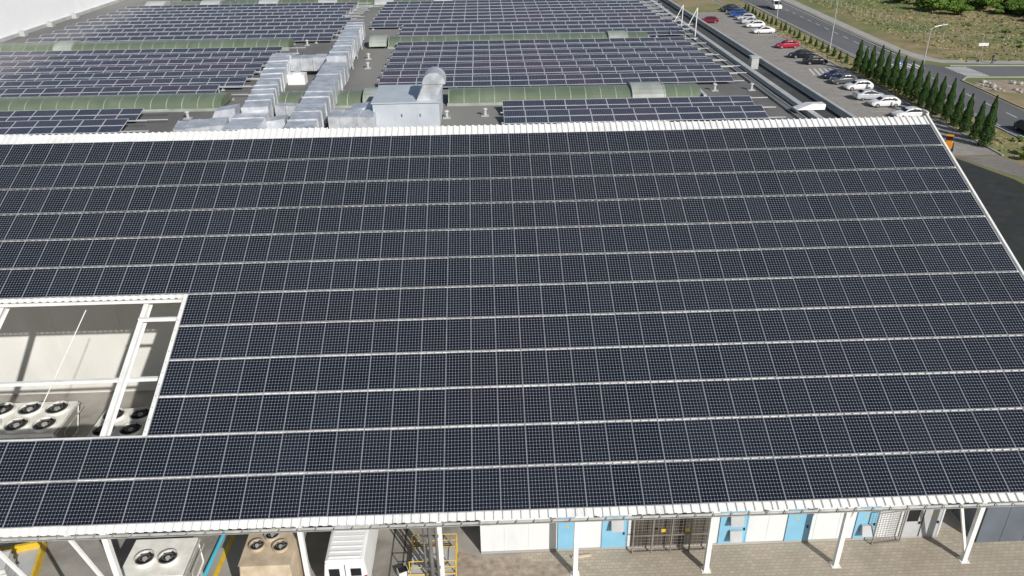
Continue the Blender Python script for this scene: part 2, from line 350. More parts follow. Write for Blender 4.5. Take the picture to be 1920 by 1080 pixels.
# solar panels
PWd,PHt=1.042,1.712
FW=0.014
b=B();x,yv=PWd/2-0.010,PHt/2-0.010
b.q((-x,-yv,0),(x,-yv,0),(x,yv,0),(-x,yv,0),uv=[(0,0),(8,0),(8,12),(0,12)])
panel=b.make("solar_module",[PV])
def frame_into(b,put,X,Yv,wd=FW,m=0):
    for (x0,x1,y0,y1) in ((-X,X,-Yv,-Yv+wd*1.6),(-X,X,Yv-wd*1.6,Yv),(-X,-X+wd,-Yv+wd*1.6,Yv-wd*1.6),(X-wd,X,-Yv+wd*1.6,Yv-wd*1.6)):
        cs=[(x0,y0,-0.035),(x1,y0,-0.035),(x1,y1,-0.035),(x0,y1,-0.035),(x0,y0,0.006),(x1,y0,0.006),(x1,y1,0.006),(x0,y1,0.006)]
        b.hexa([put(*c) for c in cs],m)
b=B();frame_into(b,lambda x,y,z:(x,y,z),PWd/2,PHt/2)
frame=b.make("frame",[ALU],parent=panel)
cells=[]
for j in range(12):
    for i in range(62):
        xc=XR-CW*(i+0.5)
        if i>=36 and 2<=j<6: continue
        vis=abs(xc+0.5)<= (22.5+ (j*0.75)+1.5) if xc<0 else True
        cells.append((j,i,xc,vis))
ind=[c for c in cells if c[3]][:300];inds=set((c[0],c[1]) for c in ind)
first=True
for j,i,xc,_ in ind:
    loc=C(xc,RP*(j+0.5)+random.gauss(0,.004),0.0)
    jr=(T+random.gauss(0,0.003),random.gauss(0,0.003),random.gauss(0,0.0008))
    if first: panel.location=loc;panel.rotation_euler=jr;o=panel;first=False;top(o,"dark monocrystalline solar panel with silver frame on sloping canopy","solar panel","solar panels on the canopy")
    else: o=dup(panel,loc,jr)
st=B();kk=0
def puv(w_,h_):
    global kk
    kk+=1;u=16*(kk%4000)
    return [(u,0),(u+w_,0),(u+w_,h_),(u,h_)]
for j,i,xc,_ in cells:
    if (j,i) in inds: continue
    vc=RP*(j+0.5)
    e=random.gauss(0,0.003);e2=random.gauss(0,0.003)
    P=lambda x,y,z:C(xc+x,vc+y,z+e*y+e2*x)
    x,yv=PWd/2-0.010,PHt/2-0.010
    st.q(P(-x,-yv,0),P(x,-yv,0),P(x,yv,0),P(-x,yv,0),uv=puv(8,12),mat=0)
    frame_into(st,P,PWd/2,PHt/2-.006,m=1)
ZR=13.5;TT=R(13)
rails=B()
def table(x0,x1,y0,n=2):
    ct,s_=math.cos(TT),math.sin(TT)
    np_=int((x1-x0)/1.67)
    for k in range(np_):
        xc=x0+1.67*(k+0.5)
        for r in range(n):
            e=random.gauss(0,0.006)
            P=lambda x,y,z:(xc+x,y0+(y+0.53+r*1.04)*ct-z*s_,ZR+0.30+(y+0.53+r*1.04)*s_+z*ct+e*x)
            x,yv=0.80,0.49
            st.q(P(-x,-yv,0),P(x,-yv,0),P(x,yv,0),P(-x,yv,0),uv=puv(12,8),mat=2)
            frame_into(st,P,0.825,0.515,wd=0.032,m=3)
    for yy in (0.25,1.85):
        rails.beam((x0-0.2,y0+yy*ct,ZR+0.24+yy*s_),(x1+1.3*random.random()+0.4,y0+yy*ct,ZR+0.24+yy*s_),0.05,0.06)
    for k in range(int((x1-x0)/3.3)+1):
        xx=x0+0.3+3.3*k
        rails.box(xx-.03,xx+.03,y0+0.1,y0+0.16,ZR,ZR+0.3);rails.box(xx-.03,xx+.03,y0+1.9,y0+1.96,ZR,ZR+0.72)
        rails.box(xx-.15,xx+.15,y0+0.0,y0+0.25,ZR,ZR+0.08);rails.box(xx-.15,xx+.15,y0+1.8,y0+2.05,ZR,ZR+0.08)
for k in range(2):
    table(1.4,21.9,57.5+k*3.0);table(-52,-26.2,57.4+k*3.1)
for k in range(7):
    table(-9.4,22.6,69.6+k*2.92);table(-60,-21.8+0.25*k,68.2+k*2.92)
for k in range(10):
    table(-52.5+0.1*k,-17.0,93.6+k*2.92);table(-9.8 if k<3 else -14,24.0,93.4+k*2.92)
for k in range(12): table(-46,24.5,126.6+k*2.92)
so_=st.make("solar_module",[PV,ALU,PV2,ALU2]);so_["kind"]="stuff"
ro=rails.make("mounting_rails",[ALU2]);ro["kind"]="stuff"
# ------------------------------------------------------------------ factory building
fac=top(empty("factory_building",(-16,44,0)),"large flat-roofed factory with cream walls and rooftop skylights","building")
def fpart(b,name,mats,par=None,**k):
    b.v=[(x+16,y-44,z) for x,y,z in b.v];return b.make(name,mats,parent=par or fac,**k)
b=B();b.box(-75,25.2,44,44.25,0,ZR+0.3);b.box(24.95,25.2,44.25,260,0,ZR+0.3)
for k in range(24):
    xx=-74+k*4.2;b.box(xx-0.02,xx+0.02,43.985,44.0,0,ZR+0.3)
fpart(b,"wall",[WALLC])
b=B();b.q((-75,44.25,ZR),(24.95,44.25,ZR),(24.95,260,ZR),(-75,260,ZR));fpart(b,"roof",[ROOFM])
b=B();b.box(24.85,25.35,44.3,260,ZR+0.3,ZR+0.42);b.box(-75,25.35,43.9,44.3,ZR+0.3,ZR+0.42);b.box(27.75,28.05,44.3,260,ZR-0.05,ZR+0.30)
fpart(b,"parapet",[COPE])
b=B();b.box(25.2,27.75,44.3,260,0,ZR-0.2);fpart(b,"side_aisle",[ROOFD])
b=B();b.box(27.75,27.95,44.3,260,0,ZR-0.05);fpart(b,"side_wall",[WALLC])
def vault(x0,x1,yc,wd=3.3,h=0.78):
    b=B();n=12
    ring=lambda x,e=0:[(x,yc-(wd/2+e)*math.cos(math.pi*k/n),ZR+0.2+(h+e)*math.sin(math.pi*k/n)) for k in range(n+1)]
    b.loft([[*ring(x0)],[*ring(x1)]],close=False)
    b.q(*ring(x0));b.q(*ring(x1))
    s=fpart(b,"skylight",[SKYL])
    b=B();b.box(x0-0.1,x1+0.1,yc-wd/2-0.12,yc-wd/2+0.02,ZR,ZR+0.22);b.box(x0-0.1,x1+0.1,yc+wd/2-.02,yc+wd/2+0.12,ZR,ZR+0.22)
    x=x0
    while x<=x1:
        b.loft([ring(x,0.025),ring(min(x+0.07,x1),0.025)],close=False);x+=1.26
    b.v=[(x+16,y-44,z) for x,y,z in b.v];b.make("rib",[RIB],parent=s)
def hatch(x0,x1,yc,wd=3.6,h=0.9,m=None):
    b=B();n=8;ring=lambda x,e=0:[(x,yc-(wd/2+e)*math.cos(math.pi*k/n),ZR+0.28+(h+e)*math.sin(math.pi*k/n)) for k in range(n+1)]
    b.loft([ring(x0),ring(x1)]);b.loft([ring(x0+.02,.03),ring(x0+.12,.03)],close=False);b.loft([ring(x1-.12,.03),ring(x1-.02,.03)],close=False)
    fpart(b,"roof_hatch",[m or RIB])
for a,c in ((-60,-21.5),(-17.6,-10.2),(-3.0,18.0)): vault(a,c,65.9)
vault(-54,-21.5,91.2);vault(-10.5,18.5,91.2);vault(-46,18,124.2)
hatch(12.2,15.0,65.9);hatch(-10.0,-8.2,65.9);hatch(14,16.2,91.2);hatch(-12.6,-10.7,91.2);hatch(-47,-45,91.2)
for x in (-48,-40,-31.5,-22.8,-14.5,-5.8,3.4,12): hatch(x-1.4,x+1.4,124.2,wd=3.8,h=0.8,m=COPE)
for xx,yy in ((18.1,66.0),(18.6,91.0)):
    b=B();b.box(xx-0.05,xx+0.2,yy-2.2,yy+1.9,ZR,ZR+0.6);fpart(b,"end_panel",[AHU])
hall=top(empty("white_hall",(-60.0,110,ZR)),"taller white metal-clad hall rising above the flat roof","building")
b=B();b.box(-20,2.6,-45,120,0,14)
b.make("wall",[WALLW],parent=hall)
b=B();b.box(2.6,2.85,-45,120,0,0.4);b.make("flashing",[COPE],parent=hall)
for k in range(3):
    b=B();b.box(2.9,3.6,-8+k*7,-7.2+k*7,0.0,0.6);b.make("service_box",[COPE],parent=hall)
b=B();b.path([(24.2,50,ZR+.25),(24.3,110,ZR+.25)],0.07);b.path([(23.9,50,ZR+.12),(24.1,130,ZR+.12)],0.04)
top(b.make("roof_conduit",[COPE]),"pale grey conduit pipes running along the roof edge","pipe")
b=B();b.box(-.35,.35,-.35,.35,0,1.1);b.box(-.45,.45,-.45,.45,1.1,1.2)
top(b.make("roof_chimney",[COPE],loc=(26.4,77,ZR-.2)),"small grey sheet-metal chimney box on roof edge","chimney")
b=B();b.hexa([(-1.1,-.5,0),(1.1,-.5,0),(1.1,.5,0),(-1.1,.5,0),(.1,-.4,.45),(1.2,-.3,.35),(1.2,.5,.35),(-.1,.5,.35)])
top(b.make("roof_cowl",[SHEET],loc=(25.2,59.6,ZR+.43)),"white folded sheet-metal cover on the roof parapet","cover")
for (x,y_,h) in ((24.3,92,3.4),(24.6,100,2.6)):
    b=B();b.cyl((0,0,0),(0,0,h),0.06,0.06,8);b.cyl((0,0,h),(-1.4,-2.0,h-1.6),0.04,0.04,6);b.box(-.2,.2,-.2,.2,0,.06)
    top(b.make("roof_mast",[SHEET],loc=(x,y_,ZR)),"thin white mast with stay on the roof","mast","roof masts")
for (x,y_) in ((-12,84),(-11.5,79.5),(-6,67.8),(0,61),(-3,60.6),(-23.5,62),(23.2,67.5),(20,67.6),(-20,92.5)):
    b=B();b.cyl((0,0,0),(0,0,.5),.12,.12,10);b.cyl((0,0,.5),(0,0,.6),.2,.16,10);b.box(-.3,.3,-.3,.3,0,.05)
    top(b.make("roof_vent",[COPE],loc=(x,y_,ZR)),"small grey vent pipe on the flat roof","vent","vent pipes on the flat roof")
def duct(label,p0,p1,wd,z0,z1,seg=1.3,ends=0):
    b=B();p0=Vector((*p0,0));p1=Vector((*p1,0));L_=(p1-p0).length;d=(p1-p0)/L_;s_=Vector((-d.y,d.x,0))
    t=0;k=0
    while t<L_-0.2:
        ln=min(seg*random.uniform(.75,1.5),L_-t)
        if L_-t-ln<.5: ln=L_-t
        a=p0+d*t;c=p0+d*(t+ln-.01);dz=random.uniform(-.06,.04);hw=wd/2-random.uniform(0,.09)
        bot=[a-s_*hw,a+s_*hw,c+s_*hw,c-s_*hw]
        bl=[(q_.x,q_.y,z0) for q_ in bot];tl=[(q_.x,q_.y,z1+dz) for q_ in bot];ce=(a+c)/2
        i=len(b.v);b.v+=bl+tl+[(ce.x,ce.y,z1+dz+random.choice((.07,-.06,.02)))]
        for f_ in ((0,3,2,1),(0,1,5,4),(1,2,6,5),(2,3,7,6),(3,0,4,7),(4,5,8),(5,6,8),(6,7,8),(7,4,8)): b.f.append(tuple(i+q_ for q_ in f_));b.m.append(0)
        zc=(z0+z1)/2
        b.beam((a.x-d.x*.015,a.y-d.y*.015,zc),(a.x+d.x*.015,a.y+d.y*.015,zc),wd+.03,z1-z0+.05)
        if k%3==0:
            nrm=s_*(wd/2-.1)
            for s in (-1,1): b.box(a.x+s*nrm.x-.05,a.x+s*nrm.x+.05,a.y+s*nrm.y-.05,a.y+s*nrm.y+.05,ZR,z0)
        t+=ln;k+=1
    return top(b.make("ventilation_duct",[GALV]),label,"duct","rooftop ventilation ducts")
duct("long galvanised rectangular duct running across the flat roof",(-12.5,50),(-13.5,74),2.1,ZR+.5,ZR+1.9,1.6)
duct("long galvanised duct section stepping up beyond the cross duct",(-13.5,74),(-14.4,94),1.8,ZR+.7,ZR+2.3,1.5)
duct("galvanised rectangular duct running beside the longer duct",(-17.0,58),(-19.5,78.4),1.9,ZR+.5,ZR+1.8,1.6)
duct("lower galvanised duct stepping down near the canopy edge",(-16.9,50),(-17.2,58),2.4,ZR+.3,ZR+1.4,1.2)
duct("short galvanised cross duct joining two roof ducts",(-18.5,77.3),(-14.8,77.3),1.9,ZR+.5,ZR+1.7,.9)
duct("narrow galvanised branch duct beside the cross duct",(-17.3,79.6),(-15.2,79.6),.8,ZR+.4,ZR+1.2,.7)
duct("wide galvanised duct branch turning sideways behind the canopy",(-21.9,55.3),(-18.5,55.9),2.4,ZR+.4,ZR+1.35,.8)
duct("low galvanised duct crossing between the two long ducts",(-16.2,61.5),(-14.2,61.2),1.2,ZR+.3,ZR+1.1,.8)
duct("galvanised duct linking the air handling unit to the main duct",(-11.2,56.6),(-8.0,56.6),2.2,ZR+.5,ZR+1.6,1.0)
for (x,y_,c) in ((-8.9,58.9,1.0),(-19.6,60.3,.8),(-15.2,57.5,.7)):
    b=B();b.hexa([(-2.4,-1,0),(0.9,-1,0),(0.9,1.6,0),(-2.4,1.6,0),(-1.5,-.6,1.6),(.9,-.6,1.9),(.9,1.2,1.9),(-1.5,1.2,1.6)])
    o=b.make("duct_transition",[GALV],loc=(x,y_,ZR));o.scale=(c*.8,c,c*.85)
    top(o,"tapered galvanised transition piece beside the roof ducts","duct","tapered duct pieces")
b=B();b.box(-.8,.8,-.6,.6,0,.9);b.cyl((0,0,.9),(0,0,1.0),.45,.45,16)
top(b.make("roof_fan_box",[SHEET],loc=(-17.2,73.5,ZR)),"small white roof fan box between the ducts","fan")
ah=top(empty("air_handling_unit",(-5.75,59.8,ZR)),"boxy pale grey air handling unit with barrel-shaped hood on top","ventilation unit")
b=B();b.box(-2.45,2.4,-2.7,2.7,.25,2.1);b.box(-2.55,2.5,-2.8,2.8,2.1,2.18);b.box(-2.4,2.3,-2.6,2.6,0,.25)
for x in (-.85,.8): b.box(x-.02,x+.02,-2.712,-2.7,.3,2.1)
b.make("casing",[AHU],parent=ah)
b=B()
for x in (-.4,.95): b.box(x,x+.06,-2.74,-2.712,1.1,1.3)
b.make("handle",[BLACK],parent=ah)
# closed silver barrel hood on a tapering riser, leaning towards +x
b=B()
b.hexa([(.75,-2.35,2.182),(2.2,-2.35,2.182),(2.2,-.5,2.182),(.75,-.5,2.182),(1.35,-2.35,3.42),(2.75,-2.35,3.42),(2.75,-.5,3.42),(1.35,-.5,3.42)])
n=14
def hring(y,e=0): return [(2.08+(.84+e)*math.cos(math.pi*k/n),y,3.36+(.84+e)*math.sin(math.pi*k/n)) for k in range(n+1)]
for (ya,yb) in ((-2.42,-.42),): b.loft([hring(ya),hring(yb)])
for yy in (-2.38,-1.42,-.52): b.loft([hring(yy,.025),hring(yy+.06,.025)],close=False)
hd_=b.make("hood",[GALV],parent=ah)
bm_me=hd_.data
import bmesh
bm=bmesh.new();bm.from_mesh(bm_me);bmesh.ops.recalc_face_normals(bm,faces=bm.faces);bm.to_mesh(bm_me);bm.free()
# ------------------------------------------------------------------ service rooms
sv=top(empty("service_building",(-.8,28.7,0)),"low white row of plant rooms with light blue doors","building")
b=B();WX=23.3
b.box(0,WX,0,0.2,0,3.3);b.box(0,.2,.2,9,0,3.3);b.box(WX-.2,WX,.2,9,0,3.3)
for k in range(1,20): b.box(k*1.2-.012,k*1.2+.012,-.012,0,0,3.3)
b.make("wall",[WALLS],parent=sv)
b=B();b.box(-.1,WX+.1,-.15,9,3.3,3.42);b.make("roof",[COPE],parent=sv)
b=B();b.box(0,WX,-.05,-.012,0,.12);b.make("plinth",[PATH],parent=sv)
def door(x0,x1,m,hz=2.15,win=False):
    b=B();b.box(x0-.06,x0,-.06,-.012,.12,hz+.06);b.box(x1,x1+.06,-.06,-.012,.12,hz+.06);b.box(x0,x1,-.06,-.012,hz,hz+.06);b.box(x0,x1,-.045,-.013,.12,hz)
    d=b.make("door",[m],parent=sv)
    b=B();b.box(x1-.14,x1-.08,-.11,-.05,1.0,1.14);b.make("handle",[BLACK],parent=d)
    if win:
        b=B();b.box(x0+.12,x1-.2,-.055,-.047,1.15,2.0);b.make("window",[GLASS],parent=d)
    else:
        b=B();b.box(x0+.35,x0+.47,-.052,-.046,1.55,1.67);b.make("sign",[PAINTY],parent=d)
    return d
for a,c in ((3.9,4.85),(6.1,7.25),(12.0,13.3),(15.4,16.5),(18.9,19.9)): door(a,c,BLUED)
door(21.3,22.2,GREYD,win=True);door(22.25,23.15,GREYD)
def hood(x,z,s=.8):
    b=B();b.hexa([(x-s/2,-.4,z-.25),(x+s/2,-.4,z-.25),(x+s/2,-.06,z-.25),(x-s/2,-.06,z-.25),(x-s/2,-.2,z+.3),(x+s/2,-.2,z+.3),(x+s/2,-.06,z+.3),(x-s/2,-.06,z+.3)])
    b.make("vent_hood",[GREYD],parent=sv)
hood(6.75,1.75,.6);hood(12.7,1.8,.65);hood(12.75,.75,.6);hood(19.4,.8,.55)
b=B()
for x in (7.55,8.5,9.45,10.4,11.35): b.box(x-.03,x+.03,-.45,-.39,0,2.35)
for z in (.1,1.2,2.3): b.box(7.55,11.35,-.44,-.40,z,z+.04)
for k in range(19): b.box(7.55+k*.2,7.562+k*.2,-.425,-.415,.1,2.3)
for k in range(11): b.box(7.55,11.35,-.427,-.417,.15+k*.2,.160+k*.2)
g=b.make("mesh_gate",[GATE],loc=(-.8,28.7,0));top(g,"brown-grey wire mesh double gate with yellow warning signs","gate")
for x in (8.9,10.1):
    b=B();b.box(x,x+.2,-.46,-.45,1.45,1.65);b.make("sign",[PAINTY],parent=g)
b=B();b.box(7.5,11.4,-.03,-.013,.12,2.6);b.make("louvre_opening",[RECESS],parent=sv)
b=B()
b.beam((0,0,.05),(1.5,0,.05),.05,.05);b.beam((0,0,2.1),(1.5,0,2.1),.05,.05);b.beam((0,0,0),(0,0,2.1),.05,.05);b.beam((1.5,0,0),(1.5,0,2.1),.05,.05)
for k in range(9): b.beam((.15*k+.15,0,.05),(.15*k+.15,0,2.1),.012,.012)
for k in range(13): b.beam((0,0,.1+k*.155),(1.5,0,.1+k*.155),.012,.012)
top(b.make("wire_fence",[GATE],loc=(18.9,28.3,0),rot=(0,0,R(6))),"dark wire mesh fence leaf standing by the wall","fence")
an=top(empty("dark_annex",(24,27.8,0)),"dark slate-grey clad annex next to the plant rooms","building")
b=B();b.box(.2,16,.4,12,0,4.2)
for k in range(13): b.box(.2+k*1.2,.22+k*1.2,.385,.4,0,4.2)
b.make("wall",[DGREY],parent=an)
b=B();b.box(.1,16.1,.3,12.1,4.2,4.35);b.make("roof",[COPE],parent=an)
b=B();b.box(3,5.2,.32,.37,0,2.2);b.make("door",[GREYD],parent=an)
# ------------------------------------------------------------------ condensers
def fan_parts(par,x,y,z,r,mring):
    b=B();n=28
    o=[(x+r*1.06*math.cos(2*math.pi*k/n),y+r*1.06*math.sin(2*math.pi*k/n)) for k in range(n)]
    i_=[(x+r*math.cos(2*math.pi*k/n),y+r*math.sin(2*math.pi*k/n)) for k in range(n)]
    for k in range(n):
        k2=(k+1)%n
        b.q((*o[k],z),(*o[k2],z),(*o[k2],z+.16),(*o[k],z+.16));b.q((*i_[k2],z),(*i_[k],z),(*i_[k],z+.16),(*i_[k2],z+.16));b.q((*o[k],z+.16),(*o[k2],z+.16),(*i_[k2],z+.16),(*i_[k],z+.16))
    b.q(*[(a,c,z+.012) for a,c in i_],mat=1)
    f_=b.make("fan",[mring,FAN],parent=par)
    b=B();b.cyl((x,y,z+.03),(x,y,z+.12),r*.26,r*.26,14,mat=1)
    for k in range(6):
        a=2*math.pi*k/6
        P=lambda rr,da,zz:(x+rr*math.cos(a+da),y+rr*math.sin(a+da),z+zz)
        b.q(P(r*.24,-.2,.04),P(r*.92,-.12,.04),P(r*.95,.32,.11),P(r*.24,.5,.11))
    for rr in (.5,.93):
        for k in range(20):
            a=2*math.pi*k/20;c=2*math.pi*(k+1)/20
            b.beam((x+r*rr*math.cos(a),y+r*rr*math.sin(a),z+.165),(x+r*rr*math.cos(c),y+r*rr*math.sin(c),z+.165),.008,.008,mat=1)
    b.make("blade",[BLACK,GUT],parent=f_)
def condenser(label,x0,x1,y0,y1,zb,zt,nx,ny,r,m=UNITW,flare=0.0,fans=None):
    cx,cy=(x0+x1)/2,(y0+y1)/2
    e=top(empty("condenser_unit",(cx,cy,0)),label,"cooling unit","cooling units under the canopy")
    w_,d_=(x1-x0)/2,(y1-y0)/2
    b=B();b.hexa([(-w_+flare,-d_+flare,zb),(w_-flare,-d_+flare,zb),(w_-flare,d_-flare,zb),(-w_+flare,d_-flare,zb),(-w_,-d_,zt-.25),(w_,-d_,zt-.25),(w_,d_,zt-.25),(-w_,d_,zt-.25)])
    b.make("coil",[COIL],parent=e)
    b=B();b.box(-w_-.04,w_+.04,-d_-.04,d_+.04,zt-.25,zt);b.box(-w_+flare-.04,w_-flare+.04,-d_+flare-.04,d_-flare+.04,zb-.12,zb)
    for k in range(nx+1):
        xx=-w_+2*w_*k/nx;xb=xx*(w_-flare)/w_
        for s in (-1,1): b.beam((xb,s*(d_-flare+.02),zb),(xx,s*(d_+.02),zt-.25),.09,.06)
    b.make("casing",[m],parent=e,bevel=0.015)
    b=B()
    for sx in (-1,1):
        for sy in (-1,1):
            b.box(sx*(w_-flare-.15)-.06,sx*(w_-flare-.15)+.06,sy*(d_-flare-.15)-.06,sy*(d_-flare-.15)+.06,0,zb-.12)
    b.make("leg",[LAMPM],parent=e)
    b=B();b.path([(w_+.12,-d_,zb),(w_+.12,-d_,zt-.1),(w_+.12,d_,zt-.1)],.05,8);b.path([(w_+.26,-d_*.6,zb-.5),(w_+.26,-d_*.6,zt-.4),(w_+.26,d_,zt-.4)],.035,8);b.make("pipe",[GUT],parent=e)
    b=B();b.box(w_-.55,w_-.1,-d_-.12,-d_-.04,zb+.2,zt-.35);b.make("control_box",[GREYD],parent=e)
    fl=fans or [(-w_+2*w_*(i+.5)/nx,-d_+2*d_*(j+.5)/ny) for i in range(nx) for j in range(ny)]
    for (fx,fy) in fl: fan_parts(e,fx,fy,zt,r,m)
    return e
condenser("long off-white cooling unit with rows of black fans on top",-34.1,-24.7,36.0,39.0,1.0,2.8,6,2,.62,flare=.3)
condenser("shaded cooling unit with black fans beneath the canopy",-22.6,-19.6,35.3,38.1,1.0,2.8,2,2,.58,flare=.3)
condenser("white framed cooling unit with twin black fans",-17.0,-14.2,25.7,27.9,1.0,2.5,3,1,.43,fans=[(-.55,-.15),(.5,-.15)])
e=top(empty("beige_chiller",(-10.5,26.8,0)),"rusty beige boxy chiller with three round top fans","cooling unit")
b=B();b.loft([[(-1.1,-1.0,.2),(1.1,-1.0,.2),(1.1,1.2,.2),(-1.1,1.2,.2)],[(-1.2,-1.15,1.6),(1.2,-1.15,1.6),(1.2,1.3,1.6),(-1.2,1.3,1.6)],[(-1.15,-.9,2.7),(1.1,-.9,2.7),(1.1,1.3,2.7),(-1.15,1.3,2.7)]])
b.make("casing",[UNITB],parent=e,bevel=.05)
b=B();b.box(-1.0,1.0,-1.18,-1.15,.5,1.5)
for k in range(9): b.box(-.95,.95,-1.2,-1.18,.55+k*.1,.58+k*.1)
b.make("grille",[COIL],parent=e)
for x,y_ in ((-.6,.2),(.5,.1),(-.05,.85)): fan_parts(e,x,y_,2.71,.34,UNITB)
b=B();b.box(-1.0,1.0,-.9,-.7,0,.2);b.box(-1.0,1.0,.9,1.1,0,.2);b.make("base",[BLACK],parent=e)
# van
def wheel(par,x,y,r,wd=.22):
    b=B();s=1 if y>0 else -1
    b.cyl((x,y-wd/2,r),(x,y+wd/2,r),r,r,20);t=b.make("wheel",[TYRE],parent=par,bevel=.03)
    b=B();b.cyl((x,y+s*wd/2-.005*s,r),(x,y+s*(wd/2+.02),r),r*.62,r*.55,14)
    for k in range(5):
        a=2*math.pi*k/5;b.beam((x,y+s*(wd/2+.03),r),(x+r*.5*math.cos(a),y+s*(wd/2+.025),r+r*.5*math.sin(a)),.05,.02,up=(0,1,0))
    b.make("rim",[RIM],parent=t)
def section(x,zl,zb,zr,wl,wb,wr):
    return [(x,-wl,zl),(x,wl,zl),(x,wb,zl+(zb-zl)*.35),(x,wb*.985,zb),(x,wr,zr-.05),(x,wr*.86,zr),(x,-wr*.86,zr),(x,-wr,zr-.05),(x,-wb*.985,zb),(x,-wb,zl+(zb-zl)*.35)]
def make_van(loc,rz):
    e=empty("white_van",loc,(0,0,rz))
    W_=mat("van_white_paint",(0.78,0.78,0.78),(0.72,0.72,0.72),rough=.3)
    S=[(-2.6,.4,1.2,2.2,.9,1.0,.86),(-2.5,.3,1.2,2.3,.95,1.02,.9),(-1,.3,1.2,2.34,.95,1.03,.9),(1.1,.3,1.2,2.30,.95,1.03,.88),(1.5,.3,1.2,2.1,.95,1.02,.85),(2.2,.3,1.15,1.25,.94,1.0,.85),(2.85,.3,.95,1.0,.9,.96,.8),(3.0,.4,.75,.8,.8,.85,.7)]
    b=B();b.loft([section(*s) for s in S]);b.make("body",[W_],parent=e,bevel=.03)
    b=B()
    for k in range(11): b.box(-2.35+k*.32,-2.29+k*.32,-.72,.72,2.30,2.35)
    b.make("roof_rib",[W_],parent=e)
    b=B();b.q((1.56,-.78,2.06),(2.2,-.84,1.28),(2.2,.84,1.28),(1.56,.78,2.06));
    b.v=[(x+.02,y,z+.015) for x,y,z in b.v];b.make("windscreen",[GLASS],parent=e)
    for s in (-1,1):
        b=B();b.q((.5,s*.985,1.3),(1.9,s*.965,1.3),(1.45,s*.90,2.0),(.5,s*.925,2.05));b.v=[(x,y+s*.012,z) for x,y,z in b.v];b.make("side_window",[GLASS],parent=e)
        b=B();b.box(-2.64,-2.6,s*.5-.24,s*.5+.24,1.4,1.85) ;b.make("rear_window",[GLASS],parent=e)
        b=B();b.box(-2.65,-2.55,s*.93-.06,s*.93+.06,1.0,1.4);b.make("tail_light",[LIGHTR],parent=e)
        b=B();b.box(2.8,2.95,s*.68-.16,s*.68+.16,.72,.9);b.make("headlight",[LIGHTG],parent=e)
        b=B();b.box(1.6,1.75,s*1.1-.1,s*1.1+.1,1.3,1.6);b.make("mirror",[BLACK],parent=e)
        for x in (-1.7,1.95): wheel(e,x,s*.88,.34)
    b=B();b.box(-2.75,-2.55,-.9,.9,.38,.6);b.box(-2.625,-2.6,-.012,.012,.6,2.1);b.make("bumper",[BLACK],parent=e)
    b=B();b.box(-2.77,-2.75,-.26,.26,.42,.54);b.make("number_plate",[LIGHTG],parent=e)
    return e
van=top(make_van((-7.05,28.9,0),R(90)),"white panel van with ribbed roof parked under the canopy edge","van")
def car(paint,kind=0):
    e=empty("parked_car")
    if kind==0: S=[(-2.12,.42,.72,.80,.66,.74,.62),(-2.02,.3,.9,1.0,.76,.84,.70),(-1.75,.22,.95,1.20,.80,.87,.66),(-1.4,.22,.96,1.42,.80,.88,.62),(-.7,.22,.95,1.49,.80,.88,.64),(.1,.22,.94,1.47,.80,.88,.64),(.5,.22,.92,1.36,.80,.88,.62),(1.1,.22,.90,.98,.80,.87,.70),(1.75,.22,.78,.84,.78,.84,.66),(2.02,.3,.62,.70,.70,.76,.58),(2.12,.42,.55,.6,.6,.66,.5)]
    else: S=[(-2.3,.42,.78,.86,.66,.74,.62),(-2.18,.3,.92,1.0,.78,.86,.70),(-1.7,.22,.96,1.06,.80,.89,.68),(-1.15,.22,.96,1.36,.80,.9,.60),(-.6,.22,.95,1.44,.80,.9,.63),(.2,.22,.94,1.42,.80,.9,.63),(.6,.22,.92,1.3,.80,.9,.60),(1.15,.22,.90,.97,.80,.89,.70),(1.9,.22,.76,.82,.78,.85,.66),(2.2,.3,.62,.68,.70,.76,.58),(2.3,.42,.55,.6,.6,.66,.5)]
    b=B();b.loft([section(*s) for s in S])
    b.make("body",[paint],parent=e,bevel=.02)
    a=[s for s in S if s[3]>1.25];fr=a[-1];cw=[s for s in S if s[0]>fr[0]][0];re=a[0];rw=[s for s in S if s[0]<re[0]][-1 if kind else -2]
    def glassq(s1,s2,up_=.02,fwd=.02):
        b=B();b.q((s1[0]+fwd*.7,-s1[6]*.86,s1[3]-.03+up_),(s2[0]+fwd*.3-.06*(1 if fwd>0 else -1),-s2[6]*.9,s2[3]+.03+up_),(s2[0]+fwd*.3-.06*(1 if fwd>0 else -1),s2[6]*.9,s2[3]+.03+up_),(s1[0]+fwd*.7,s1[6]*.86,s1[3]-.03+up_));return b
    glassq(fr,cw).make("windscreen",[GLASS],parent=e);glassq(re,rw,.03,-.03).make("rear_window",[GLASS],parent=e)
    for s in (-1,1):
        xs=[re[0]-.05,re[0]+.35,-.15,fr[0]-.05,fr[0]+.38];zt=[re[3]-.22,re[3]-.06,1.40,fr[3]-.08,1.04]
        b=B();lo=[(x,s*.895,.99) for x in xs];hi=[]
        for x,z in zip(xs,zt): hi.append((x,s*(.895-(z-.99)*.52),z))
        for k in range(4): b.q(lo[k],lo[k+1],hi[k+1],hi[k])
        b.make("side_window",[GLASS],parent=e)
        b=B();b.box(S[-1][0]-.22,S[-1][0]-.02,s*.55-.13,s*.55+.13,.58,.68);b.make("headlight",[LIGHTG],parent=e)
        b=B();b.box(S[0][0]-.01,S[0][0]+.12,s*.62-.12,s*.62+.12,.74,.88);b.make("tail_light",[LIGHTR],parent=e)
        for x in (-1.32,1.32): wheel(e,x,s*.78,.31,.2)
    return e
def paint(n,c): return mat("paint_"+n,c,tuple(v*.9 for v in c),rough=.25,metal=.1)
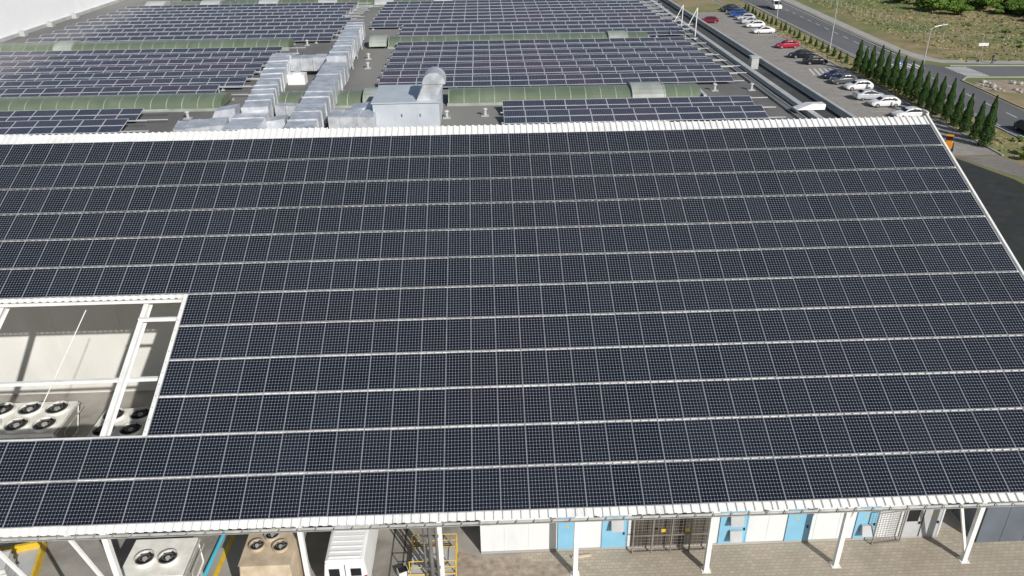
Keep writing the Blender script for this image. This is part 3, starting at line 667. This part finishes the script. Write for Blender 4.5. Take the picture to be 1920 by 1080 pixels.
P_={'white':paint("white",(.78,.78,.78)),'black':paint("black",(.015,.016,.02)),'blue':paint("blue",(.02,.07,.26)),'red':paint("red",(.38,.015,.04)),'dark red':paint("dark_red",(.16,.01,.025)),'dark blue':paint("dark_blue",(.02,.03,.07)),'silver':paint("silver",(.50,.52,.54)),'grey':paint("grey",(.10,.11,.12))}
cars=[(52.3,187,'dark red',0,178),(62.6,206,'black',1,180),(62.0,203,'black',0,180),(62.2,198.5,'blue',0,180),(61.9,194.5,'blue',1,180),(61.8,190.2,'silver',0,180),(61.4,185,'silver',1,0),(60.8,180,'white',0,180),(60.3,172.5,'white',1,180),
(59.6,156,'red',0,180),(59.0,146.6,'black',1,180),(59.4,140.8,'black',0,0),(58.6,129.4,'dark blue',1,180),(58.2,125.8,'grey',0,180),(58.8,121.6,'white',0,180),(57.9,115.6,'silver',1,0),(58.2,111.4,'white',0,180),(58.9,105.2,'white',1,180),(70.4,96.8,'black',0,-92)]
tpl={}
for x,y_,c,k,rz in cars:
    key=(c,k)
    if key not in tpl:
        o=car(P_[c],k);tpl[key]=o;o.location=(x,y_,.01);o.rotation_euler=(0,0,R(rz+random.uniform(-2,2)))
    else: o=dup(tpl[key],(x,y_,.01),(0,0,R(rz+random.uniform(-2,2))))
    if x>65: top(o,"%s hatchback driving on the road"%c,"car")
    else: top(o,"%s %s parked in the paved car park"%(c,"saloon car" if k else "hatchback"),"car","cars parked in the lot")
v2=dup(van,(74.3,207,.02),(0,0,R(-88)));v2.name="road_van";top(v2,"white van driving along the road","van")
e=top(empty("orange_loader",(56.6,91.0,0),(0,0,R(60))),"orange wheel loader parked at the end of the car park","loader");e.scale=(.62,.62,.62)
b=B();b.box(-1.8,1.2,-.7,.7,.7,1.5);b.box(-1.8,-.4,-.6,.6,1.5,1.9);b.make("chassis",[ORANGE],parent=e,bevel=.06)
b=B();b.box(-.3,.8,-.6,.6,1.5,2.7);b.make("cab",[GLASS],parent=e,bevel=.05)
b=B();b.box(-.35,.85,-.65,.65,2.7,2.8);b.beam((1.0,-.5,1.4),(2.6,-.5,.6),.15,.2);b.beam((1.0,.5,1.4),(2.6,.5,.6),.15,.2);b.make("arm",[ORANGE],parent=e)
b=B();b.hexa([(2.5,-1,.1),(3.2,-1,.1),(3.2,1,.1),(2.5,1,.1),(2.3,-1,.9),(2.6,-1,.9),(2.6,1,.9),(2.3,1,.9)]);b.make("bucket",[GREYD],parent=e)
for s in (-1,1):
    for x in (-1.2,1.0): wheel(e,x,s*.85,.55,.35)
# ------------------------------------------------------------------ bottom yard objects
e=top(empty("spill_pallet",(-24.9,27.9,0),(0,0,R(14))),"yellow bunded platform carrying white plastic tanks","pallet")
b=B();b.box(-3.2,2.3,-1.65,1.65,.05,.12,mat=1)
for (x0,x1,y0_,y1_) in ((-3.2,2.3,-1.8,-1.65),(-3.2,2.3,1.65,1.8),(2.3,2.42,-1.8,1.8),(-3.35,-3.2,-1.8,1.8)): b.box(x0,x1,y0_,y1_,.0,.5)
b.make("tray",[PAINTY,GREYD],parent=e)
for k in range(3):
    b=B();b.box(-2.9+k*1.6,-1.7+k*1.6,-.9,.3,.3,1.5);b.cyl((-2.3+k*1.6,-.3,1.5),(-2.3+k*1.6,-.3,1.58),.12,.12,12);t=b.make("tank",[PLASTW],parent=e,bevel=.08)
    b=B()
    for z in (.5,.85,1.2,1.5):
        for (p0,p1) in (((-2.93,-.93),(-1.67,-.93)),((-2.93,.33),(-1.67,.33)),((-2.93,-.93),(-2.93,.33)),((-1.67,-.93),(-1.67,.33))):
            b.beam((p0[0]+k*1.6,p0[1],z),(p1[0]+k*1.6,p1[1],z),.03,.03)
    b.make("cage",[LAMPM],parent=t)
b=B();b.path([(-14.6,22,.12),(-14.1,31,.12),(-13.9,36,.12)],.10,10)
top(b.make("blue_pipe",[PIPEB]),"cyan blue pipe lying along the yard floor","pipe")
e=top(empty("yellow_scaffold",(-3.1,28.1,0)),"yellow tubular steel work platform with railings","scaffold");e.scale=(1,1,.8)
b=B()
for x in (-1.1,1.1):
    for y_ in (-1.0,.7): b.cyl((x,y_,0),(x,y_,1.6),.028,.028,8)
for z in (.55,1.1,1.6):
    for y_ in (-1.0,.7): b.cyl((-1.1,y_,z),(1.1,y_,z),.024,.024,8)
    b.cyl((1.1,-1,z),(1.1,.7,z),.024,.024,8)
b.cyl((-1.1,-1,.1),(1.1,-1,1.1),.022,.022,6);b.make("railing",[PAINTY],parent=e)
b=B();b.box(-1.1,1.1,-1,.7,.42,.48);b.make("deck",[GREYD],parent=e)
b=B();b.box(-.25,.25,-.2,.2,0,.35);b.box(-.22,.22,-.17,.17,.35,.37,mat=1);top(b.make("tool_crate",[PAINTW,BLACK],loc=(-4.6,27.5,.01),rot=(0,0,.4)),"small white open crate on the concrete floor","crate")
b=B();b.box(-.5,.5,-.05,.05,0,.1)
top(b.make("timber_offcut",[UNITB],loc=(4.2,28.2,.012),rot=(0,0,.1)),"short timber offcut lying on the paving","timber")
b=B();b.box(-.5,.5,-.3,.3,0,1.7);b.box(-.45,.45,-.31,-.3,.1,1.6,mat=1);top(b.make("steel_cabinet",[GREYD,COIL],loc=(-8.8,31.5,0)),"grey steel cabinet standing in the covered yard","cabinet")
# ------------------------------------------------------------------ people
def skin(name,V,E,rad,m,parent,sub=2):
    me=bpy.data.meshes.new(name);me.from_pydata(V,E,[]);me.materials.append(m)
    o=bpy.data.objects.new(name,me);COL.objects.link(o);o.parent=parent
    o.modifiers.new('skin','SKIN')
    for i,r in enumerate(rad): me.skin_vertices[0].data[i].radius=r if isinstance(r,tuple) else (r,r)
    me.skin_vertices[0].data[0].use_root=True
    s=o.modifiers.new('sub','SUBSURF');s.levels=sub;s.render_levels=sub
    return o
def person(loc,rz,label,topm,botm,lean=0.0,step=0.1,hat=None,reach=0.0):
    root=top(empty("person",loc,(0,0,rz)),label,"person")
    c,s=math.cos(lean),math.sin(lean)
    U=lambda x,y,z:(x,y+(z-.95)*s,.95+(z-.95)*c)
    V=[(0,0,.95),U(0,0,1.15),U(0,0,1.38),U(0,.01,1.48),U(0,.02,1.56),U(0,.03,1.66),U(0,.02,1.74)]
    E=[(0,1),(1,2),(2,3),(3,4),(4,5),(5,6)];Rd=[(.13,.10),(.12,.09),(.15,.10),.055,.06,(.085,.10),.06]
    def add(p,par,r): V.append(p);E.append((par,len(V)-1));Rd.append(r);return len(V)-1
    leg=[];arm=[]
    for sd,st_ in ((-1,step),(1,-step)):
        h=add((sd*.10,0,.90),0,.085);k=add((sd*.11,st_*.6+.03,.50),h,.058);a=add((sd*.11,st_,.09),k,.038);t=add((sd*.12,st_+.17,.04),a,.035);leg+=[(h,k,a)]
        sh=add(U(sd*.19,0,1.40),2,.055);el=add(U(sd*.25,.04+reach*.15,1.14),sh,.042);wr=add(U(sd*.23,.16+reach*.3,.96+reach*.15),el,.028);arm.append((sh,el,wr))
        W=V[wr];pm=add((W[0],W[1]+.05,W[2]-.05),wr,.030)
        for q_ in range(4): f1=add((W[0]+(q_-1.5)*.018,W[1]+.09,W[2]-.09+.004*q_),pm,.009);add((W[0]+(q_-1.5)*.019,W[1]+.10,W[2]-.125-.005*(q_%3)),f1,.008)
        th=add((W[0]-sd*.04,W[1]+.05,W[2]-.06),wr,.010);add((W[0]-sd*.05,W[1]+.08,W[2]-.09),th,.008)
    skin("body",V,E,Rd,SKIN,root,2)
    V2=[V[0],V[1],V[2],V[3]];E2=[(0,1),(1,2),(2,3)];R2=[(.155,.12),(.145,.115),(.175,.125),.07]
    for sh,el,wr in arm:
        i=len(V2);V2+=[V[sh],V[el],tuple(Vector(V[wr])*.85+Vector(V[el])*.15)];E2+=[(2,i),(i,i+1),(i+1,i+2)];R2+=[.072,.058,.045]
    skin("jacket",V2,E2,R2,topm,root,2)
    V3=[V[0]];E3=[];R3=[(.15,.115)]
    for h,k,a in leg:
        i=len(V3);V3+=[V[h],V[k],V[a]];E3+=[(0,i),(i,i+1),(i+1,i+2)];R3+=[.105,.078,.06]
        b=B();ax,ay=V[a][0],V[a][1];b.loft([[(ax-.05,ay-.09,0),(ax+.05,ay-.09,0),(ax+.05,ay-.09,.09),(ax-.05,ay-.09,.09)],[(ax-.055,ay+.05,0),(ax+.055,ay+.05,0),(ax+.05,ay+.04,.11),(ax-.05,ay+.04,.11)],[(ax-.04,ay+.2,0),(ax+.04,ay+.2,0),(ax+.035,ay+.19,.05),(ax-.035,ay+.19,.05)]]);b.make("shoe",[BLACK],parent=root,bevel=.015)
    skin("trousers",V3,E3,R3,botm,root,2)
    hd=Vector(V[5])
    def blob(name,off,rx,ry,rz_,m,zmin=None):
        b=B();n=12;mm=8
        rings=[]
        for i in range(mm+1):
            ph=(-.5+i/mm)*math.pi if zmin is None else (zmin+(.5-zmin)*i/mm)*math.pi
            rings.append([(hd.x+off[0]+rx*math.cos(ph)*math.cos(2*math.pi*k/n),hd.y+off[1]+ry*math.cos(ph)*math.sin(2*math.pi*k/n),hd.z+off[2]+rz_*math.sin(ph)) for k in range(n)])
        b.loft(rings);return b.make(name,[m],parent=root,smooth=True)
    blob("hair",(0,-.01,.02),.105,.125,.13,hat or HAIR,zmin=0.02)
    blob("nose",(0,.115,-.01),.014,.02,.022,SKIN)
    for sd in (-1,1):
        blob("eye",(sd*.033,.097,.02),.011,.008,.008,BLACK);blob("ear",(sd*.09,0,0),.012,.022,.032,SKIN)
    blob("mouth",(0,.098,-.05),.026,.008,.006,RED)
    return root
person((90.4,138.6,.02),R(80),"pedestrian in dark clothes walking along the footpath",NAVY,NAVY,step=.2)
# ------------------------------------------------------------------ vegetation
def leafcloud(b,cen,rad,n,sz,m=0,cone=False,h=0):
    for _ in range(n):
        if cone:
            t=random.random()**0.8;z=h*t*0.97+.15;rr=rad*(1-t)**.75*(0.75+.35*random.random())*(1+.16*math.sin(z*5+cen))
            if random.random()<.3: rr*=random.random()
            a=random.random()*6.283;p=Vector((rr*math.cos(a),rr*math.sin(a),z))
            nn=Vector((math.cos(a),math.sin(a),random.uniform(-.2,.6))).normalized()
        else:
            u=Vector((random.gauss(0,1),random.gauss(0,1),random.gauss(0,1))).normalized();p=Vector(cen)+Vector((u.x*rad[0],u.y*rad[1],u.z*rad[2]))*(random.uniform(.55,1.08))
            nn=(u+Vector((random.uniform(-.6,.6),random.uniform(-.6,.6),random.uniform(-.3,.8)))).normalized()
        t1=nn.cross(Vector((random.random(),random.random(),1))).normalized();t2=nn.cross(t1);s=sz*random.uniform(.6,1.3)
        b.q(p-t1*s*.5,p+t2*s*.35,p+t1*s*.5+nn*s*.15,p+t2*s*-.4,mat=m)
def cypress(seed):
    random.seed(seed);e=empty("cypress_tree")
    b=B();b.cyl((0,0,0),(0,0,1.5),.09,.06,8);b.cyl((0,0,1.5),(.02,0,4.0),.06,.015,6)
    for k in range(10):
        a=k*2.4;z=.5+k*.3;b.cyl((0,0,z),(.4*math.cos(a),.4*math.sin(a),z+.5),.02,.008,5)
    b.make("trunk",[BARK],parent=e)
    b=B();leafcloud(b,seed,.76,4400,.16,cone=True,h=4.5);b.make("crown",[LEAFD],parent=e)
    return e
cy=[cypress(s) for s in (1,2,3)]
pos=[(64.2,134.5),(64.1,131.8),(64.0,129.2),(64.1,126.6),(64.1,124),(64.1,121.4),(64.0,118.8),(64,116.3),(63.9,113.8),(63.8,111.3),(63.6,108.8),(63.3,106.2),(63.1,103.4),(62.8,100.6),(62.4,97.7),(62.1,94.6),(61.6,91.7)]
for i,(x,y_) in enumerate(pos):
    s=random.uniform(1.02,1.25)
    if i<3: o=cy[i];o.location=(x,y_,0);o.scale=(s,s,s)
    else: o=dup(cy[i%3],(x,y_,0),(0,0,random.random()*6),(s,s,s*random.uniform(.92,1.18)))
    top(o,"dark green columnar cypress planted beside the car park","tree","cypress trees along the car park")
for k in range(22):
    s=random.uniform(.28,.42);o=dup(cy[k%3],(65.2+.04*k*1.6+random.uniform(-.2,.2),141+k*3.1,0),(0,0,random.random()*6),(s*1.4,s*1.4,s));top(o,"small young conifer in the grass verge","tree","young conifers in the verge")
def bush(seed):
    random.seed(seed);e=empty("bush")
    b=B()
    for k in range(6):
        a=k*1.05;b.cyl((0,0,0),(1.0*math.cos(a),1.0*math.sin(a),1.6),.06,.02,5)
    b.make("trunk",[BARK],parent=e)
    b=B()
    for k in range(9):
        c=(random.uniform(-1.3,1.3),random.uniform(-1.3,1.3),random.uniform(.7,2.1));r=random.uniform(.5,.95);leafcloud(b,c,(r,r,r*.8),300,.26)
    b.make("crown",[LEAFB],parent=e);return e
bs=[bush(s) for s in (11,12,13)]
random.seed(5)
for i in range(84):
    if i<70: x=random.uniform(110,155);y_=random.uniform(176,224)
    else: x=random.uniform(100,150);y_=random.uniform(150,178)
    if i<70 and x<122 and y_<192: x+=18
    s=random.uniform(.8,1.7) if i<70 else random.uniform(.15,.4)
    if i<3: o=bs[i];o.location=(x,y_,0);o.scale=(s*1.4,s*1.4,s)
    else: o=dup(bs[i%3],(x,y_,0),(0,0,random.random()*6),(s*1.4,s*1.4,s*random.uniform(.6,.95)))
    top(o,"leafy green wild bush growing in dry grassland","bush","wild bushes in the field")
for (x,y_,s) in ((64.5,87.5,.5),(66.5,89,.35),(67,93,.3),(65.6,84.5,.6),(63.2,86.2,.4),(66.8,86.8,.45),(64,82.6,.5)):
    o=dup(bs[0],(x,y_,0),(0,0,x),(s,s,s));top(o,"low green shrub on the road verge","bush","verge shrubs")
tf=B();random.seed(9)
for _ in range(8000):
    if random.random()<.86: x=random.uniform(84,150);y_=random.uniform(140,245)
    else: x=random.uniform(62.5,67.6);y_=random.uniform(86,215)
    if x>84 and x<85.5+ (y_-140)*.03: continue
    h=random.uniform(.08,.28);a=random.random()*3.14;w_=random.uniform(.15,.45)
    tf.q((x-w_*math.cos(a),y_-w_*math.sin(a),.01),(x+w_*math.cos(a),y_+w_*math.sin(a),.01),(x+w_*.6*math.cos(a)+.1,y_+w_*.6*math.sin(a),h),(x-w_*.7*math.cos(a),y_-w_*.5*math.sin(a),h*.8),mat=random.choice((0,0,1)))
TF1=mat("dry_tuft",(.32,.26,.13),(.24,.20,.10),scale=.5,rough=1);TF2=mat("green_tuft",(.13,.18,.04),(.10,.14,.035),scale=.5,rough=1)
o=tf.make("grass_tufts",[TF1,TF2]);o["kind"]="stuff"
for k in range(26):
    a=random.random()*6.28;rr=random.uniform(2.5,5);b=B();r=random.uniform(.2,.5)
    rings=[[(r*math.cos(t*1.05)*q_*random.uniform(.8,1.2),r*math.sin(t*1.05)*q_*random.uniform(.8,1.2),z*r) for t in range(6)] for q_,z in ((.9,0),(1.1,.4),(.6,.9))]
    b.loft(rings);o=b.make("rock",[ROCK],loc=(83.5+rr*math.cos(a),121.6+rr*.8*math.sin(a),0));top(o,"pale boulder lying on bare soil","rock","boulders on the bare patch")
# ------------------------------------------------------------------ street furniture
def lamp(x,y_,h=8.6,rz=0):
    e=top(empty("street_lamp",(x,y_,0),(0,0,rz)),"tall grey steel street lamp beside the road","street lamp","street lamps")
    b=B();b.cyl((0,0,0),(0,0,h),.11,.06,10);b.path([(0,0,h),(.5,0,h+.35),(1.8,0,h+.6)],.045,8);b.cyl((0,0,0),(0,0,.4),.14,.14,10);b.make("pole",[LAMPM],parent=e)
    b=B();b.hexa([(1.6,-.13,h+.52),(2.4,-.16,h+.62),(2.4,.16,h+.62),(1.6,.13,h+.52),(1.6,-.1,h+.66),(2.35,-.12,h+.76),(2.35,.12,h+.76),(1.6,.1,h+.66)]);b.make("lamp_head",[COPE],parent=e,bevel=.03)
lamp(67.8,120.5,9.2);lamp(67.6,154.5,9);lamp(69.2,190)
def sign(x,y_,h,m,shape,label,rz=0):
    e=top(empty("road_sign",(x,y_,0),(0,0,rz)),label,"sign")
    b=B();b.cyl((0,0,0),(0,0,h),.035,.035,8);b.make("pole",[LAMPM],parent=e)
    b=B()
    if shape=='sq': b.box(-.28,.28,-.06,-.04,h-.6,h-.04)
    else: b.box(-.9,.9,-.06,-.04,h-.5,h)
    b.make("sign_plate",[m],parent=e)
    if m is BLUES:
        b=B();b.q((-.18,-.065,h-.5),(.18,-.065,h-.5),(0,-.065,h-.14));b.make("symbol",[PAINTW],parent=e)
sign(68.1,128,3.0,BLUES,'sq',"blue square pedestrian crossing sign on a grey pole")
sign(88.6,139.5,3.4,PAINTW,'wide',"white direction sign on a grey pole by the footpath")
e=top(empty("field_fence",(96,150,0)),"thin wire fence with slender posts across the dry field","fence")
pl=[(-3,100),(-4,70),(-4,40),(-2,12),(10,4),(60,0)]
b=B();w_=B()
for (x0,y0_),(x1,y1_) in zip(pl[:-1],pl[1:]):
    L_=math.hypot(x1-x0,y1_-y0_);n=int(L_/3)
    for k in range(n): t=k/n;b.box(x0+(x1-x0)*t-.03,x0+(x1-x0)*t+.03,y0_+(y1_-y0_)*t-.03,y0_+(y1_-y0_)*t+.03,0,1.5)
    for z in (.4,.9,1.4): w_.beam((x0,y0_,z),(x1,y1_,z),.015,.015)
b.make("posts",[LAMPM],parent=e);w_.make("wire",[LAMPM],parent=e)
print("done")
